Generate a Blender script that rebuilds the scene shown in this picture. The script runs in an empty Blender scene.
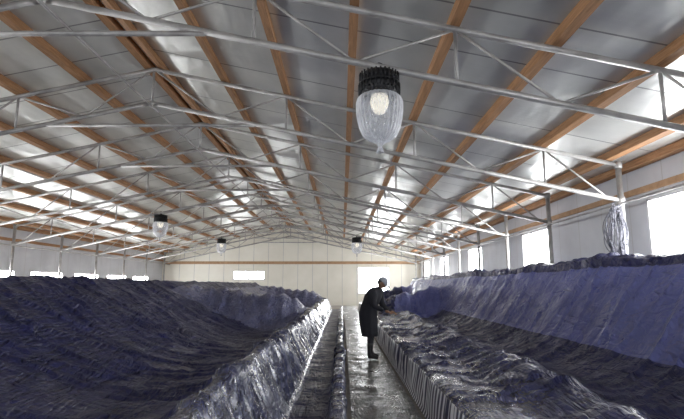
import bpy, bmesh, math, random
from mathutils import Vector, Matrix, noise
random.seed(4)
S=bpy.context.scene
col=S.collection
S.view_settings.view_transform='Standard'
S.view_settings.exposure=0.12

# ---------------------------------------------------------------- materials
def base(name,color,rough=.5,metal=0.0,**kw):
    m=bpy.data.materials.new(name); m.use_nodes=True
    b=m.node_tree.nodes['Principled BSDF']
    b.inputs['Base Color'].default_value=(*color,1)
    b.inputs['Roughness'].default_value=rough
    b.inputs['Metallic'].default_value=metal
    for k,v in kw.items():
        b.inputs[k.replace('_',' ')].default_value=v
    return m
def N(m,t,**kw):
    n=m.node_tree.nodes.new(t)
    for k,v in kw.items(): setattr(n,k,v)
    return n
def L(m,a,b): m.node_tree.links.new(a,b)
def coords(m,scale=(1,1,1),rot=(0,0,0)):
    tc=N(m,'ShaderNodeTexCoord'); mp=N(m,'ShaderNodeMapping')
    mp.inputs['Scale'].default_value=scale; mp.inputs['Rotation'].default_value=rot
    L(m,tc.outputs['Object'],mp.inputs['Vector']); return mp.outputs[0]
def noise_tex(m,vec,scale,detail=4,rough=.5,dist=0):
    n=N(m,'ShaderNodeTexNoise'); n.inputs['Scale'].default_value=scale
    n.inputs['Detail'].default_value=detail; n.inputs['Roughness'].default_value=rough
    n.inputs['Distortion'].default_value=dist; L(m,vec,n.inputs['Vector']); return n.outputs['Fac']
def ramp(m,fac,stops):
    r=N(m,'ShaderNodeValToRGB'); e=r.color_ramp.elements
    e[0].position=stops[0][0]; e[0].color=(*stops[0][1],1)
    e[1].position=stops[-1][0]; e[1].color=(*stops[-1][1],1)
    for p,c in stops[1:-1]:
        x=e.new(p); x.color=(*c,1)
    L(m,fac,r.inputs[0]); return r.outputs[0]
def bump(m,h,strength=.5,dist=.02,prev=None):
    b=N(m,'ShaderNodeBump'); b.inputs['Strength'].default_value=strength; b.inputs['Distance'].default_value=dist
    L(m,h,b.inputs['Height'])
    if prev is not None: L(m,prev,b.inputs['Normal'])
    return b.outputs[0]
def P(m): return m.node_tree.nodes['Principled BSDF']
def M2(m,op,a,b=None,c=None):
    n=N(m,'ShaderNodeMath',operation=op)
    for i,x in enumerate((a,b,c)):
        if x is None: continue
        if isinstance(x,(int,float)): n.inputs[i].default_value=x
        else: L(m,x,n.inputs[i])
    return n.outputs[0]

def tarp_mat(name,c1,c2,rough=.35,bs=.6,sc=1.0,coat=.2,folds=True,spec=.5):
    m=base(name,c1,rough)
    P(m).inputs['Specular IOR Level'].default_value=spec
    v=coords(m)
    f=noise_tex(m,v,1.3*sc,6,.6,.6)
    L(m,ramp(m,f,[(.3,c1),(.7,c2)]),P(m).inputs['Base Color'])
    g=noise_tex(m,v,2.3,4,.6)
    mr=N(m,'ShaderNodeMapRange'); L(m,g,mr.inputs[0]); mr.inputs[1].default_value=.35; mr.inputs[2].default_value=.65
    mr.inputs[3].default_value=rough-.1; mr.inputs[4].default_value=rough+.14; L(m,mr.outputs[0],P(m).inputs['Roughness'])
    nr=None
    if folds:
        sx=N(m,'ShaderNodeSeparateXYZ'); L(m,v,sx.inputs[0])
        wob=M2(m,'MULTIPLY',noise_tex(m,v,.8,2),.25)
        for ax,per in (('X',.62),('Y',.83)):
            u=M2(m,'ADD',sx.outputs[ax],wob)
            fr=M2(m,'FRACT',M2(m,'MULTIPLY',u,1/per))
            tri=M2(m,'ABSOLUTE',M2(m,'SUBTRACT',fr,.5))
            h=M2(m,'SMOOTH_MIN',tri,.05,.02)
            nr=bump(m,h,.5,.35,nr)
    nz=N(m,'ShaderNodeTexNoise'); nz.inputs['Scale'].default_value=2.5; nz.inputs['Detail'].default_value=3; L(m,v,nz.inputs['Vector'])
    mx=N(m,'ShaderNodeMix',data_type='VECTOR'); mx.inputs[0].default_value=.35
    L(m,v,mx.inputs['A']); L(m,nz.outputs['Color'],mx.inputs['B'])
    for s_,d_ in ((2.2*sc,.18),(7.5*sc,.06)):
        vo=N(m,'ShaderNodeTexVoronoi'); vo.feature='DISTANCE_TO_EDGE'; vo.inputs['Scale'].default_value=s_
        L(m,mx.outputs['Result'],vo.inputs['Vector'])
        nr=bump(m,vo.outputs['Distance'],min(1,bs*.8),d_,nr)
    for rz,sc_ in ((.5,(7,.9,2)),(-.9,(5,.8,2))):
        w=noise_tex(m,coords(m,sc_,(0,0,rz)),1.0*sc,3,.5,.5)
        ab=M2(m,'ABSOLUTE',M2(m,'SUBTRACT',w,.5))
        ab=M2(m,'MINIMUM',ab,.06)
        nr=bump(m,ab,min(1,bs),.5,nr)
    w2=noise_tex(m,v,17*sc,3,.5,.8)
    nr=bump(m,w2,min(1,bs*.5),.02,nr)
    L(m,nr,P(m).inputs['Normal'])
    P(m).inputs['Coat Weight'].default_value=coat
    P(m).inputs['Coat Roughness'].default_value=.2
    return m
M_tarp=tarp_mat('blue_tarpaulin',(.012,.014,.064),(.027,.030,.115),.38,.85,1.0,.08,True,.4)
M_tarpLit=tarp_mat('lit_violet_blue_tarpaulin',(.10,.115,.32),(.165,.185,.44),.36,.55,1.0,.12,True,.4)  # lit copy of the blue tarp, brightness put into the colour
M_drape=tarp_mat('folded_tarpaulin',(.10,.11,.23),(.22,.23,.39),.32,.9,1.3,.4)
M_plast=tarp_mat('crinkled_plastic_film',(.022,.025,.08),(.12,.13,.23),.22,1.0,1.8,.45,False)  # paler patches are silvery highlights put into the colour
M_mid=tarp_mat('glossy_blue_tarpaulin',(.022,.025,.085),(.06,.066,.17),.27,1.0,1.2,.35)
M_walk=tarp_mat('walkway_plastic_sheet',(.08,.08,.085),(.22,.22,.21),.33,.8,1.8,.25,False)

def pleat_mat():
    m=base('pleated_plastic_skirt',(.6,.6,.65),.35)
    v=coords(m)
    w=N(m,'ShaderNodeTexWave'); w.bands_direction='Y'; w.inputs['Scale'].default_value=2.4
    w.inputs['Distortion'].default_value=1.0; w.inputs['Detail'].default_value=1; w.inputs['Detail Scale'].default_value=1.5
    L(m,v,w.inputs['Vector'])
    L(m,ramp(m,w.outputs['Fac'],[(.45,(.03,.03,.07)),(.75,(.9,.9,.92))]),P(m).inputs['Base Color'])
    return m
M_pleat=pleat_mat()

def steel_mat():
    m=base('galvanised_painted_steel',(.5,.5,.5),.42,.35)
    v=coords(m); f=noise_tex(m,v,3,5,.6)
    L(m,ramp(m,f,[(.3,(.26,.25,.24)),(.6,(.46,.445,.43))]),P(m).inputs['Base Color'])
    return m
M_steel=steel_mat()
def wood_mat(name,a,b,sc):
    m=base(name,a,.7); v=coords(m,sc); f=noise_tex(m,v,6,6,.6,.5)
    L(m,ramp(m,f,[(.3,a),(.7,b)]),P(m).inputs['Base Color'])
    L(m,bump(m,f,.3,.01),P(m).inputs['Normal']); return m
M_wood=wood_mat('rough_pine_timber',(.25,.12,.05),(.48,.26,.125),(6,.4,6))
M_woodL=wood_mat('pale_timber',(.36,.21,.11),(.50,.32,.18),(1,1,1))

def ceil_mat():
    m=base('sandwich_panel_soffit',(.7,.7,.69),.3,.55)
    v=coords(m)
    sx=N(m,'ShaderNodeSeparateXYZ'); L(m,v,sx.inputs[0])
    def stripes(sock,period,width):
        return M2(m,'LESS_THAN',M2(m,'FRACT',M2(m,'MULTIPLY',sock,1/period)),width)
    s1=stripes(sx.outputs['Y'],1.13,.03)
    f=noise_tex(m,v,.7,4,.6)
    c=ramp(m,f,[(.3,(.61,.625,.60)),(.7,(.80,.805,.775))])
    mx=N(m,'ShaderNodeMix',data_type='RGBA'); mx.inputs['B'].default_value=(.28,.28,.28,1)
    L(m,c,mx.inputs['A']); L(m,s1,mx.inputs['Factor']); L(m,mx.outputs['Result'],P(m).inputs['Base Color'])
    s2=stripes(sx.outputs['Y'],.113,.5)
    b1=bump(m,s1,.8,.02); b2=bump(m,s2,.25,.004,b1)
    n2=noise_tex(m,coords(m,(1,.35,1)),2.2,2,.5); b3=bump(m,n2,.35,.09,b2)
    L(m,b3,P(m).inputs['Normal']); return m
M_ceil=ceil_mat()
def wall_mat(name,axis,a_,b_):
    m=base(name,(.60,.60,.62),.5)
    v=coords(m); sx=N(m,'ShaderNodeSeparateXYZ'); L(m,v,sx.inputs[0])
    g=M2(m,'LESS_THAN',M2(m,'FRACT',M2(m,'MULTIPLY',sx.outputs[axis],1/1.13)),.025)
    n=noise_tex(m,v,.8,5,.6); c=ramp(m,n,[(.3,a_),(.7,b_)])
    mx=N(m,'ShaderNodeMix',data_type='RGBA'); mx.inputs['B'].default_value=(.48,.48,.48,1)
    L(m,c,mx.inputs['A']); L(m,g,mx.inputs['Factor']); L(m,mx.outputs['Result'],P(m).inputs['Base Color'])
    return m
M_wallY=wall_mat('wall_panel_side','Y',(.50,.51,.54),(.62,.63,.66))
M_wallX=wall_mat('wall_panel_end','X',(.80,.77,.67),(.88,.85,.76))
def floor_mat():
    m=base('packed_earth_floor',(.2,.18,.15),.9); v=coords(m); f=noise_tex(m,v,2,8,.65)
    L(m,ramp(m,f,[(.3,(.20,.18,.16)),(.7,(.36,.33,.3))]),P(m).inputs['Base Color'])
    L(m,bump(m,f,.5,.03),P(m).inputs['Normal']); return m
M_floor=floor_mat()
M_frame=base('white_pvc_frame',(.75,.75,.76),.4)
M_black=base('black_heatsink',(.012,.012,.014),.4,.3)
def pane_mat(s):
    m=base('backlit_window_pane',(.9,.93,1),.2)
    P(m).inputs['Emission Color'].default_value=(.96,.98,1,1); P(m).inputs['Emission Strength'].default_value=s
    return m
M_pane=pane_mat(24)
M_pane2=pane_mat(20)
def bag_mat():
    m=base('clear_ribbed_plastic',(.85,.87,.92),.1)
    nt=m.node_tree; out=[n for n in nt.nodes if n.type=='OUTPUT_MATERIAL'][0]
    tr=N(m,'ShaderNodeBsdfTransparent'); tr.inputs[0].default_value=(.95,.96,.98,1)
    mx=N(m,'ShaderNodeMixShader')
    lw=N(m,'ShaderNodeLayerWeight'); lw.inputs[0].default_value=.4
    w=noise_tex(m,coords(m,(1,1,.35)),22,3,.6,1.2)
    ad=M2(m,'MULTIPLY_ADD',w,.9,-.32)
    a2=N(m,'ShaderNodeMath',operation='ADD'); a2.use_clamp=True; L(m,lw.outputs['Facing'],a2.inputs[0]); L(m,ad,a2.inputs[1])
    mr=N(m,'ShaderNodeMapRange'); L(m,a2.outputs[0],mr.inputs[0]); mr.inputs[3].default_value=.10; mr.inputs[4].default_value=.85
    L(m,mr.outputs[0],mx.inputs[0]); L(m,tr.outputs[0],mx.inputs[1]); L(m,P(m).outputs[0],mx.inputs[2])
    L(m,mx.outputs[0],out.inputs[0])
    f=noise_tex(m,coords(m),14,4,.6,1); L(m,bump(m,f,.5,.02),P(m).inputs['Normal'])
    return m
M_bag=bag_mat()

# ---------------------------------------------------------------- mesh helpers
def finish(bm,name,mats,smooth=False,parent=None,loc=None):
    me=bpy.data.meshes.new(name); bm.normal_update(); bm.to_mesh(me); bm.free()
    for m in mats: me.materials.append(m)
    if smooth:
        for p in me.polygons: p.use_smooth=True
    o=bpy.data.objects.new(name,me); col.objects.link(o)
    if parent: o.parent=parent
    if loc is not None: o.location=loc
    return o
def tube(bm,a,b,r,seg=10,mi=0,r2=None):
    a=Vector(a);b=Vector(b);d=b-a
    q=d.to_track_quat('Z','Y'); r2=r if r2 is None else r2
    A=[];B=[]
    for i in range(seg):
        t=2*math.pi*i/seg; v=Vector((math.cos(t),math.sin(t),0))
        A.append(bm.verts.new(a+q@(v*r))); B.append(bm.verts.new(b+q@(v*r2)))
    for i in range(seg):
        j=(i+1)%seg; f=bm.faces.new((A[i],A[j],B[j],B[i])); f.material_index=mi; f.smooth=True
    f=bm.faces.new(A[::-1]); f.material_index=mi; f=bm.faces.new(B); f.material_index=mi
def box(bm,x0,x1,y0,y1,z0,z1,mi=0):
    vs=[bm.verts.new((x,y,z)) for x in (x0,x1) for y in (y0,y1) for z in (z0,z1)]
    for idx in ((0,1,3,2),(4,6,7,5),(0,4,5,1),(2,3,7,6),(0,2,6,4),(1,5,7,3)):
        f=bm.faces.new([vs[i] for i in idx]); f.material_index=mi
def lathe(bm,prof,seg=32,mi=0,rib=0,nrib=0,cap=True,c=(0,0,0)):
    rings=[]
    for r,z in prof:
        ring=[]
        for i in range(seg):
            t=2*math.pi*i/seg; rr=r*(1+rib*math.cos(nrib*t))
            ring.append(bm.verts.new((c[0]+rr*math.cos(t),c[1]+rr*math.sin(t),c[2]+z)))
        rings.append(ring)
    for a,b in zip(rings,rings[1:]):
        for i in range(seg):
            j=(i+1)%seg; f=bm.faces.new((a[i],a[j],b[j],b[i])); f.material_index=mi; f.smooth=True
    if cap:
        f=bm.faces.new(rings[0][::-1]); f.material_index=mi; f=bm.faces.new(rings[-1]); f.material_index=mi

# ---------------------------------------------------------------- building geometry
XR=-3.86; HALF=9.36; XE=XR+HALF
WR=6.0; WL=2*XR-WR
Y0,Y1=-5.0,38.0
SL=.215
def chord(x): return 1.5+4.39-SL*abs(x-XR)
def roofz(x): return chord(x)+.20

bm=bmesh.new(); box(bm,WL-.2,WR+.2,Y0,Y1+.2,-.2,0); finish(bm,'floor',[M_floor])
bm=bmesh.new()
for xa,xb in ((WL-.1,XR),(XR,WR+.1)):
    v=[bm.verts.new(p) for p in ((xa,Y0,roofz(xa)),(xb,Y0,roofz(xb)),(xb,Y1+.1,roofz(xb)),(xa,Y1+.1,roofz(xa)),
        (xa,Y0,roofz(xa)+.1),(xb,Y0,roofz(xb)+.1),(xb,Y1+.1,roofz(xb)+.1),(xa,Y1+.1,roofz(xa)+.1))]
    for idx in ((3,2,1,0),(4,5,6,7),(0,1,5,4),(2,3,7,6),(0,4,7,3),(1,2,6,5)): bm.faces.new([v[i] for i in idx])
finish(bm,'ceiling',[M_ceil])

winsR=[(.6,2.8),(7.4,9.6),(14.2,16.4),(21.2,23.5),(28.0,30.3),(34.2,36.2)]
winsL=[(-3.4,-1.0)]+[(.3+3.6*i,2.9+3.6*i) for i in range(10)]  # near-continuous left row, extra windows added to bring in fill light
eave=roofz(WR)
def side_wall(name,x0,x1,wins,z0,z1):
    bm=bmesh.new()
    box(bm,x0,x1,Y0,Y1,0,z0); box(bm,x0,x1,Y0,Y1,z1,eave)
    e=Y0
    for a,b in wins:
        box(bm,x0,x1,e,a,z0,z1); e=b
    box(bm,x0,x1,e,Y1,z0,z1)
    finish(bm,name,[M_wallY])
LZ0,LZ1=1.2,2.15
side_wall('wall_right',WR,WR+.12,winsR,2.0,3.19); side_wall('wall_left',WL-.12,WL,winsL,LZ0,LZ1)
wn=0
def window(axis,p,a,b,z0,z1,name,inward,div=2,pm=None):
    bm=bmesh.new()
    def bx(u0,u1,w0,w1,za,zb,mi):
        if axis=='x': box(bm,min(w0,w1),max(w0,w1),u0,u1,za,zb,mi)
        else: box(bm,u0,u1,min(w0,w1),max(w0,w1),za,zb,mi)
    o=-inward
    t=.06
    bx(a,b,p-.01*o,p+.08*o,z0,z0+t,0); bx(a,b,p-.01*o,p+.08*o,z1-t,z1,0)
    bx(a,a+t,p-.01*o,p+.08*o,z0,z1,0); bx(b-t,b,p-.01*o,p+.08*o,z0,z1,0)
    for i in range(1,div):
        u=a+(b-a)*i/div; bx(u-.03,u+.03,p,p+.08*o,z0,z1,0)
    bx(a-.06,b+.06,p-.05*o,p+.02*o,z0-.05,z0,0)
    bx(a+t,b-t,p+.04*o,p+.05*o,z0+t,z1-t,1)
    finish(bm,name,[M_frame,pm or M_pane])
for a,b in winsR:
    wn+=1; window('x',WR,a,b,2.0,3.19,'window_fill_%d'%wn,-1)
for a,b in winsL:
    wn+=1; window('x',WL,a,b,LZ0,LZ1,'window_fill_%d'%wn,1)
bm=bmesh.new()
O=[(-8.3,-5.9,1.95,2.6),(1.2,3.6,.9,2.9)]  # second opening stands for a bright doorway, built as a glowing window
def gable(xa,xb,z0):
    v=[bm.verts.new(p) for p in ((xa,Y1,z0),(xb,Y1,z0),(xb,Y1,roofz(xb)),(xa,Y1,roofz(xa)))]
    w=[bm.verts.new(p) for p in ((xa,Y1+.12,z0),(xb,Y1+.12,z0),(xb,Y1+.12,roofz(xb)),(xa,Y1+.12,roofz(xa)))]
    bm.faces.new(v); bm.faces.new(w[::-1])
    for i in range(4): bm.faces.new((v[i],w[i],w[(i+1)%4],v[(i+1)%4]))
gable(WL,O[0][0],0); gable(O[0][0],O[0][1],O[0][3]); gable(O[0][1],XR,0); gable(XR,O[1][0],0); gable(O[1][0],O[1][1],O[1][3]); gable(O[1][1],WR,0)
for a,b,z0,z1 in O: box(bm,a,b,Y1,Y1+.12,0,z0)
finish(bm,'wall_far',[M_wallX])
for q in O:
    wn+=1; window('y',Y1,*q,'window_fill_%d'%wn,-1,2,M_pane2)
bm=bmesh.new(); box(bm,WR-.05,WR,Y0,Y1,3.32,3.44); finish(bm,'trim_1',[M_woodL])
bm=bmesh.new(); box(bm,WL,WL+.05,Y0,Y1,3.32,3.44); finish(bm,'trim_2',[M_wood])
bm=bmesh.new(); box(bm,WL+.06,WR-.06,Y1-.05,Y1,3.12,3.33); finish(bm,'trim_3',[M_woodL])

pk=[XR+.13]+[XR+.15+1.29*k for k in range(1,8)]+[WR-.09]
xsP=sorted(set(pk+[2*XR-x for x in pk]))
for x in xsP:
    bm=bmesh.new(); s=-SL if x>XR else SL
    w=.06; y0,y1=Y0+.05,Y1-.06
    pts=[]
    for y in (y0,y1):
        for dx in (-w,w):
            for dz in (.05,.19):
                pts.append(bm.verts.new((x+dx,y,chord(x)+s*dx+dz)))
    for idx in ((0,1,3,2),(4,6,7,5),(0,4,5,1),(2,3,7,6),(0,2,6,4),(1,5,7,3)): bm.faces.new([pts[i] for i in idx])
    finish(bm,'timber_purlin',[M_wood])

def truss(y):
    bm=bmesh.new(); R=.043; H=.72
    top=lambda x:(x,y,chord(x)); bot=lambda x:(x,y,chord(x)-H)
    xl=2*XR-XE
    for a,b in ((xl,XR),(XR,XE)):
        tube(bm,top(a),top(b),R,12); tube(bm,bot(a),bot(b),R*1.05,12)
    tube(bm,top(XR),bot(XR),.028,8)
    nodes=[XR,XR+.15+1.29*2,XR+.15+1.29*4,XR+.15+1.29*6]
    for sgn in (1,-1):
        f=(lambda x:x) if sgn==1 else (lambda x:2*XR-x)
        for i,n in enumerate(nodes):
            if i: tube(bm,top(f(n)),bot(f(n)),.024,8)
        for a,b in zip(nodes,nodes[1:]):
            m=(a+b)/2
            tube(bm,top(f(a)),bot(f(m)),.02,8); tube(bm,bot(f(m)),top(f(b)),.02,8)
        tube(bm,top(f(nodes[-1])),bot(f(XE-.25)),.02,8)
        xe=f(XE)
        tube(bm,(xe,y,0),(xe,y,chord(xe)+.04),.055,12)
        box(bm,xe-.12,xe+.12,y-.12,y+.12,0,.015)
        for z in (chord(xe),chord(xe)-H): tube(bm,(xe,y,z-.07),(xe,y,z+.07),.075,12)
    xc=2.0; z=chord(XR+xc)-H
    tube(bm,(XR-xc-.1,y-.0,z-.045),(XR+xc+.1,y,z-.045),.035,10)
    finish(bm,'roof_truss',[M_steel])
ys=[-.9,2.5,5.92,9.6]+[9.6+3.42*k for k in range(1,9)]
for y in ys:
    if y<Y1-.3: truss(y)
bm=bmesh.new()
tube(bm,(XR,Y0+.5,chord(XR)-.72-.08),(XR,Y1-.1,chord(XR)-.72-.08),.022,8)
for x in (XE,2*XR-XE): tube(bm,(x-(.09 if x>0 else -.09),Y0+.5,chord(x)-.80),(x-(.09 if x>0 else -.09),Y1-.1,chord(x)-.80),.022,8)
finish(bm,'longitudinal_bracing_pipe',[M_steel])

# ---------------------------------------------------------------- lamps
M_lens=base('frosted_lens',(.85,.78,.62),.4)
P(M_lens).inputs['Emission Color'].default_value=(1,.93,.78,1); P(M_lens).inputs['Emission Strength'].default_value=.5
def lamp(x,y):
    zt=chord(x)-.72-.05
    e=bpy.data.objects.new('high_bay_lamp',None); col.objects.link(e); e.location=(x,y,zt)
    bm=bmesh.new()
    lathe(bm,[(.03,.02),(.03,-.03),(.2,-.04),(.215,-.06),(.215,-.30),(.18,-.33)],40,0)
    for i in range(28):
        t=2*math.pi*i/28; c,s=math.cos(t),math.sin(t)
        for z0,z1,r in ((-.05,-.17,.245),(-.19,-.33,.255)):
            tube(bm,(c*.2,s*.2,(z0+z1)/2),(c*r,s*r,(z0+z1)/2),.016,4)
            tube(bm,(c*r,s*r,z0),(c*r,s*r,z1),.011,5)
    lathe(bm,[(.255,-.175),(.262,-.18),(.262,-.19),(.255,-.195)],40,0)
    for i in range(8):
        a=math.pi*2*i/8;b=math.pi*2*(i+1)/8
        tube(bm,(.055*math.cos(a),0,.05+.055*math.sin(a)),(.055*math.cos(b),0,.05+.055*math.sin(b)),.01,6)
    finish(bm,'finned_heatsink',[M_black],parent=e)
    bm=bmesh.new()
    lathe(bm,[(.235,-.34),(.275,-.38),(.29,-.43),(.29,-.53),(.275,-.65),(.25,-.76),(.21,-.85),(.14,-.91),(.05,-.95),(.022,-.99),(.035,-1.03),(.05,-1.07)],120,0,.022,30,False)
    finish(bm,'ribbed_glass_reflector',[M_bag],parent=e)
    bm=bmesh.new()
    lathe(bm,[(.10,-.32),(.12,-.42),(.10,-.5),(.06,-.56),(.01,-.57)],24,0)
    finish(bm,'lamp_lens',[M_lens],parent=e)
lamp(.47,ys[2])
lamp(-7.35,ys[6]); lamp(-7.35,ys[9]); lamp(.8,ys[8])

bm=bmesh.new()
yb=ys[3]-.12
for k in range(22):
    px=XE-.24+random.uniform(-.05,.05); pr=None
    n=26; h=.44+.08*random.random(); w=.08+.10*random.random(); zc=2.5+random.uniform(-.05,.05)
    yo=yb-.01*random.random()*12; ph=random.random()*6
    for i in range(n+1):
        t=2*math.pi*i/n
        q=Vector((px+w*math.cos(t)+.025*math.sin(3*t+ph),yo+.03*math.sin(2*t+ph),zc+h*math.sin(t)*(1+.05*math.sin(4*t+ph))))
        if pr is not None: tube(bm,pr,q,.009,5)
        pr=q
tube(bm,(XE-.3,yb-.04,2.98),(XE-.02,yb+.06,3.05),.012,6)
finish(bm,'hanging_cable_coil',[base('grey_cable',(.20,.20,.23),.5)])

# ---------------------------------------------------------------- liners
def resample(prof,step):
    P_=[Vector(p) for p in prof]; out=[]
    n=len(P_)
    for i in range(n-1):
        p0=P_[max(0,i-1)];p1=P_[i];p2=P_[i+1];p3=P_[min(n-1,i+2)]
        k=max(1,int((p2-p1).length/step))
        for j in range(k):
            t=j/k
            cr=.5*((2*p1)+(-p0+p2)*t+(2*p0-5*p1+4*p2-p3)*t*t+(-p0+3*p1-3*p2+p3)*t**3)
            out.append(cr.lerp(p1.lerp(p2,t),.6))
    out.append(P_[-1]); return out
def sstep(a,b,x):
    t=max(0,min(1,(x-a)/(b-a))); return t*t*(3-2*t)
def facet(v):
    d=noise.voronoi(v)[0]; return min(.5,d[1]-d[0])
def liner(name,prof,ya,yb,mats,matfn,berm,seed,sway,wr=1.0):
    pts=resample(prof,.042)
    Y=[ya]
    while Y[-1]<yb:
        Y.append(Y[-1]+ (.042 if Y[-1]<9 else .042+.012*(Y[-1]-9)))
    bm=bmesh.new(); rows=[]
    n=len(pts)
    nor=[]
    for i in range(n):
        d=(pts[min(n-1,i+1)]-pts[max(0,i-1)]).normalized(); nor.append((-d.y,d.x))
    for y in Y:
        row=[]
        for i,p in enumerate(pts):
            sx_,sz_=sway(p.x,y)
            z0=berm(p.x,y,p.y)
            inb=min(1,abs(z0-p.y)*3)
            q=Vector((p.x,y,z0*.8+seed))
            big=noise.noise(q*.45)*.025
            warp=noise.noise(q*.9)*.3
            fa=facet(Vector((p.x*.5+warp+y*.2,y*.75-p.x*.3,z0*.5+seed)))*.06
            fb=facet(Vector((p.x*1.5-y*.8+warp,y*1.9+p.x*1.2+warp,z0+seed+9)))*.020
            r=noise.noise(Vector((p.x*.35+y*.3,y*1.9-p.x*.5,seed*2)))
            fold=max(0,1-abs(r)*11)*.040
            r2=noise.noise(Vector((p.x*.5-y*.9,y*1.6+p.x*.9,seed*3)))
            fold2=max(0,1-abs(r2)*11)*.028
            pleat=inb*.045*math.sin(p.x*13+2*math.sin(y*.8)+warp*3)
            edge=min(1,max(0,p.y)/.25)
            d=(big+fold+fold2+fa-.02+fb)*wr*edge+pleat*(1 if p.x<4 else 0)
            x=p.x+nor[i][0]*d+sx_; z=z0+nor[i][1]*d+sz_
            row.append(bm.verts.new((x,y,max(.006,z))))
        rows.append(row)
    for a in range(len(rows)-1):
        ym=(Y[a]+Y[a+1])/2
        for i in range(n-1):
            f=bm.faces.new((rows[a][i],rows[a][i+1],rows[a+1][i+1],rows[a+1][i]))
            f.material_index=matfn((pts[i].x+pts[i+1].x)/2,(pts[i].y+pts[i+1].y)/2,ym); f.smooth=True
    return finish(bm,name,mats,True)

profL=[(-5.95,.0),(-5.85,.8),(-5.65,1.56),(-5.5,1.63),(-5.35,1.63),(-4.6,1.22),(-3.8,.72),(-2.9,.36),(-2.2,.26),(-1.6,.30),(-1.25,.52),(-1.05,.72),(-.93,.73),(-.80,.45),(-.64,.10),(-.55,.05),(-.18,.05),(-.12,.22),(-.08,.26),(.0,.26),(.03,.22),(.05,.02)]
def bermL(x,y,z):
    if x>-.85 or x<-5.5: return z
    h=1.58+(x+5.3)*(-.12)
    w=sstep(-.85,-1.5,x)
    for yc,hw in ((16.2,1.7),(29.5,1.5)):
        b=1-sstep(.05,hw,abs(y-yc+.25*math.sin(x*2)))
        z=z+max(0,h+.04*math.sin(x*4+y)-z)*b*w
    return z
def mL(x,z,y):
    if x>-1.07:
        return 2 if x<-.6 or x>-.13 else 0
    if y>14.2+.7*math.sin(x*1.3) and x>-4.9: return 1
    return 0
def swayL(x,y):
    if x<-2.2 or x>-.6: return 0,0
    k=sstep(-2.2,-1.1,x)*(1-sstep(-.85,-.6,x))
    return k*(.045*math.sin(y*1.1)+.025*math.sin(y*2.7+1)),k*(.04*math.sin(y*.9+2)+.02*math.sin(y*3.1))
liner('left_tarpaulin_tank_liner',profL,-1.5,31,[M_tarp,M_drape,M_plast],mL,bermL,3.1,swayL)

profR=[(.95,.01),(.975,.06),(1.0,.22),(1.03,.42),(1.10,.47),(1.32,.46),(1.6,.45),(1.85,.52),(2.05,.60),(2.18,.58),(2.5,.36),(3.1,.36),(3.5,.56),(3.65,.72),(4.05,1.32),(4.33,1.74),(4.40,1.82),(4.42,1.92),(4.56,1.97),(4.7,1.96),(4.8,1.85),(4.95,1.0),(5.0,.0)]
def bermR(x,y,z):
    if x<1.2 or x>4.6: return z
    w=sstep(1.2,1.7,x); h=.95+(x-1.2)*.2
    for yc,hw in ((19.5,1.2),(30,1.2)):
        b=1-sstep(.12,hw,abs(y-yc)); z=z+max(0,h+.05*math.sin(x*6)-z)*b*w
    return z
def mR(x,z,y):
    if x<1.045: return 3
    if x<1.3+.1*math.sin(y*1.7): return 2
    if x<2.12+.1*math.sin(y*2.3): return 4
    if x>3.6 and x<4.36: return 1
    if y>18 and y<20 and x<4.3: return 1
    return 0
def swayR(x,y):
    a=sstep(1.3,2.0,x)*(1-sstep(2.3,3.2,x))
    b=sstep(4.3,4.5,x)*(1-sstep(4.75,4.9,x))
    return a*.08*math.sin(y*.9),a*(.05*math.sin(y*1.2+1))+b*(.04*math.sin(y*.8)+.025*math.sin(y*2.3))
liner('right_tarpaulin_tank_liner',profR,-1.5,31,[M_tarp,M_tarpLit,M_plast,M_pleat,M_mid],mR,bermR,9.7,swayR)

bm=bmesh.new(); rows=[]
y=-3.0
while y<36.5:
    row=[]
    for i in range(21):
        x=.11+i*.0395
        z=.02+.018*max(0,noise.noise(Vector((x*3+y,y*2.2,1.7))))+.012*max(0,noise.noise(Vector((x*9,y*6,4))))
        row.append(bm.verts.new((x,y,z)))
    rows.append(row); y+=.07 if y<12 else .2
for a,b in zip(rows,rows[1:]):
    for i in range(20): bm.faces.new((a[i],a[i+1],b[i+1],b[i]))
finish(bm,'walkway_plastic_sheet',[M_walk],True)

# ---------------------------------------------------------------- worker
M_cloth=base('black_work_coat',(.016,.016,.022),.85)
M_skin=base('skin',(.30,.165,.105),.5)
M_hair=base('dark_hair',(.015,.01,.008),.6)
M_cap=base('pale_cap',(.32,.33,.37),.8)
M_shoe=base('rubber_boot',(.02,.02,.02),.4)
W=bpy.data.objects.new('worker_in_cap',None); col.objects.link(W)
W.location=(.56,10.4,.035); W.rotation_euler=(0,0,math.radians(-25)); 
def skin(name,verts,edges,radii,mats,root=0,sub=2):
    me=bpy.data.meshes.new(name); me.from_pydata(verts,edges,[]); 
    o=bpy.data.objects.new(name,me); col.objects.link(o); o.parent=W
    for m in mats: me.materials.append(m)
    md=o.modifiers.new('Skin','SKIN'); md.use_smooth_shade=True
    if not me.skin_vertices: me.skin_vertices.new()
    for i,r in enumerate(radii):
        sv=me.skin_vertices[0].data[i]
        sv.radius=(r,r) if not isinstance(r,tuple) else r
        sv.use_root=(i==root)
    s=o.modifiers.new('Sub','SUBSURF'); s.levels=sub; s.render_levels=sub
    return o
V=[(-.03,0,.92),(-.01,0,1.07),(.08,0,1.24),(.18,0,1.36),(.26,0,1.43),
   (-.02,.10,.84),(.0,.11,.48),(-.03,.12,.10),
   (-.02,-.10,.84),(.06,-.11,.48),(.06,-.12,.10),
   (.17,.19,1.34),(.19,.25,1.06),(.36,.20,.94),
   (.17,-.19,1.34),(.20,-.26,1.06),(.39,-.19,.97)]
E=[(0,1),(1,2),(2,3),(3,4),(0,5),(5,6),(6,7),(0,8),(8,9),(9,10),(3,11),(11,12),(12,13),(3,14),(14,15),(15,16)]
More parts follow.
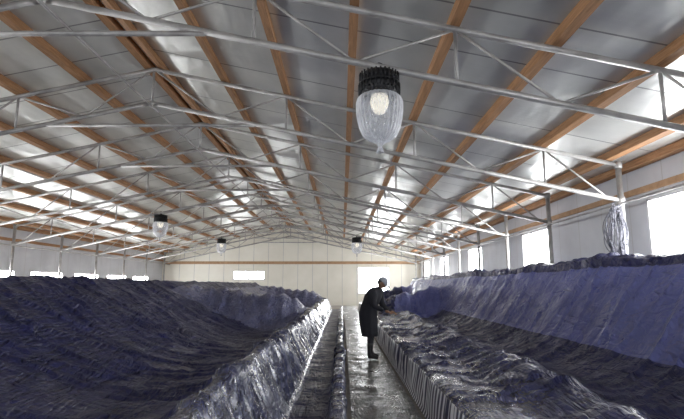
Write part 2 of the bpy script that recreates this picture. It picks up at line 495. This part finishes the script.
Rr=[.15,.155,.185,.135,.07,.1,.07,.05,.1,.07,.05,.09,.065,.045,.09,.065,.045]
skin('body',V,E,Rr,[M_cloth])
bm=bmesh.new(); rings=[]
spec=[(1.32,.15,.13,.19),(1.20,.08,.17,.225),(1.05,.01,.17,.215),(.9,-.02,.18,.215),(.75,-.01,.18,.205),(.6,0,.17,.195),(.50,.01,.16,.185),(.44,.01,.155,.18)]
for k,(z,cx,rx,ry) in enumerate(spec):
    ring=[]
    for i in range(40):
        t=2*math.pi*i/40; f=1+.05*math.sin(7*t+k*.4)*min(1,k/4)+.03*math.sin(11*t)*min(1,k/5)
        ring.append(bm.verts.new((cx+rx*f*math.cos(t),ry*f*math.sin(t),z)))
    rings.append(ring)
for a,b in zip(rings,rings[1:]):
    for i in range(40):
        j=(i+1)%40; bm.faces.new((a[i],b[i],b[j],a[j]))
o=finish(bm,'coat',[M_cloth],True,W); s=o.modifiers.new('s','SOLIDIFY'); s.thickness=.012
for sy,fx in ((.12,-.03),(-.12,.06)):
    skin('boot_%s'%('left' if sy>0 else 'right'),[(fx-.06,sy,.045),(fx+.0,sy,.06),(fx+.1,sy,.045),(fx+.18,sy,.035),(fx,sy,.2),(fx,sy,.34)],[(0,1),(1,2),(2,3),(1,4),(4,5)],[.045,.05,.045,.035,.06,.072],[M_shoe],1,2)
def hand(name,w,sgn):
    wx,wy,wz=w
    v=[(wx,wy,wz),(wx+.045,wy,wz-.01),(wx+.08,wy,wz-.02)]; e=[(0,1),(1,2)]; r=[.024,(.018,.032),(.016,.034)]
    lens=[.062,.072,.067,.052]
    for k in range(4):
        oy=(k-1.5)*.021*sgn; b=len(v)
        v+= [(wx+.095,wy+oy,wz-.022),(wx+.095+lens[k]*.5,wy+oy*1.1,wz-.036),(wx+.095+lens[k]*.8,wy+oy*1.1,wz-.064)]
        e+= [(2,b),(b,b+1),(b+1,b+2)]; r+=[.010,.009,.008]
    b=len(v); v+=[(wx+.05,wy-.04*sgn,wz-.02),(wx+.08,wy-.055*sgn,wz-.035)]; e+=[(1,b),(b,b+1)]; r+=[.011,.009]
    skin(name,v,e,r,[M_skin],0,1)
hand('hand_left',(.38,.20,.935),1); hand('hand_right',(.41,-.19,.965),-1)
H=bpy.data.objects.new('head',None); col.objects.link(H); H.parent=W; H.location=(.30,0,1.515); H.rotation_euler=(0,math.radians(38),0)
bm=bmesh.new(); bmesh.ops.create_icosphere(bm,subdivisions=4,radius=1)
for v in bm.verts:
    x,y,z=v.co
    sx=.098; sy=.076; sz=.118
    if z<0: sy*=1+.28*z; sx*=1+.15*z
    X,Yv,Z=x*sx,y*sy,z*sz
    if x>0:
        X+=.026*math.exp(-((y/.14)**2+((z+.18)/.2)**2))
        X-=.010*math.exp(-(((abs(y)-.36)/.16)**2+((z-.03)/.12)**2))
        X+=.008*math.exp(-((y/.3)**2+((z+.5)/.1)**2))
        X+=.010*math.exp(-((y/.3)**2+((z+.85)/.2)**2))
    v.co=(X,Yv,Z)
finish(bm,'face',[M_skin],True,H)
bm=bmesh.new()
for s in (1,-1):
    bmesh.ops.create_uvsphere(bm,u_segments=12,v_segments=8,radius=.011,matrix=Matrix.Translation((.083,s*.028,.004)))
finish(bm,'eyes',[base('eye',(.05,.04,.04),.2)],True,H)
bm=bmesh.new()
for s in (1,-1):
    bmesh.ops.create_uvsphere(bm,u_segments=12,v_segments=8,radius=1,matrix=Matrix.Translation((-.005,s*.078,-.01))@Matrix.Diagonal((.02,.01,.032,1)))
finish(bm,'ears',[M_skin],True,H)
bm=bmesh.new(); box(bm,.088,.096,-.022,.022,-.062,-.057); finish(bm,'mouth',[base('lips',(.25,.09,.07),.5)],False,H)
bm=bmesh.new(); bmesh.ops.create_uvsphere(bm,u_segments=24,v_segments=16,radius=1)
bmesh.ops.delete(bm,geom=[v for v in bm.verts if v.co.x>.25 and v.co.z<.35 or v.co.z<-.6],context='VERTS')
for v in bm.verts: v.co=(v.co.x*.106-.006,v.co.y*.083,v.co.z*.122)
finish(bm,'hair',[M_hair],True,H)
bm=bmesh.new(); bmesh.ops.create_uvsphere(bm,u_segments=28,v_segments=16,radius=1)
bmesh.ops.delete(bm,geom=[v for v in bm.verts if v.co.z<.15],context='VERTS')
for v in bm.verts: v.co=(v.co.x*.115-.003,v.co.y*.092,v.co.z*.125+.012)
pr=None
for i in range(13):
    t=-1.15+2.3*i/12
    a=Vector((.11*math.cos(t),.09*math.sin(t),.035)); b=Vector((.11*math.cos(t)+.085*math.cos(t)**.5,.09*math.sin(t)*1.0,.018))
    va,vb=bm.verts.new(a),bm.verts.new(b)
    if pr: bm.faces.new((pr[0],pr[1],vb,va))
    pr=(va,vb)
o=finish(bm,'cap',[M_cap],True,H); s=o.modifiers.new('s','SOLIDIFY'); s.thickness=.006

# ---------------------------------------------------------------- light
w=bpy.data.worlds.new('World'); S.world=w; w.use_nodes=True
bg=w.node_tree.nodes['Background']; bg.inputs[0].default_value=(.88,.93,1,1); bg.inputs[1].default_value=1.8

cam=bpy.data.cameras.new('camera'); co=bpy.data.objects.new('camera',cam); col.objects.link(co)
cam.lens=26.0; cam.sensor_width=36; cam.clip_start=.02; cam.clip_end=300
co.location=(0,0,1.5); co.rotation_euler=(math.radians(90+8.75),0,0)
S.camera=co
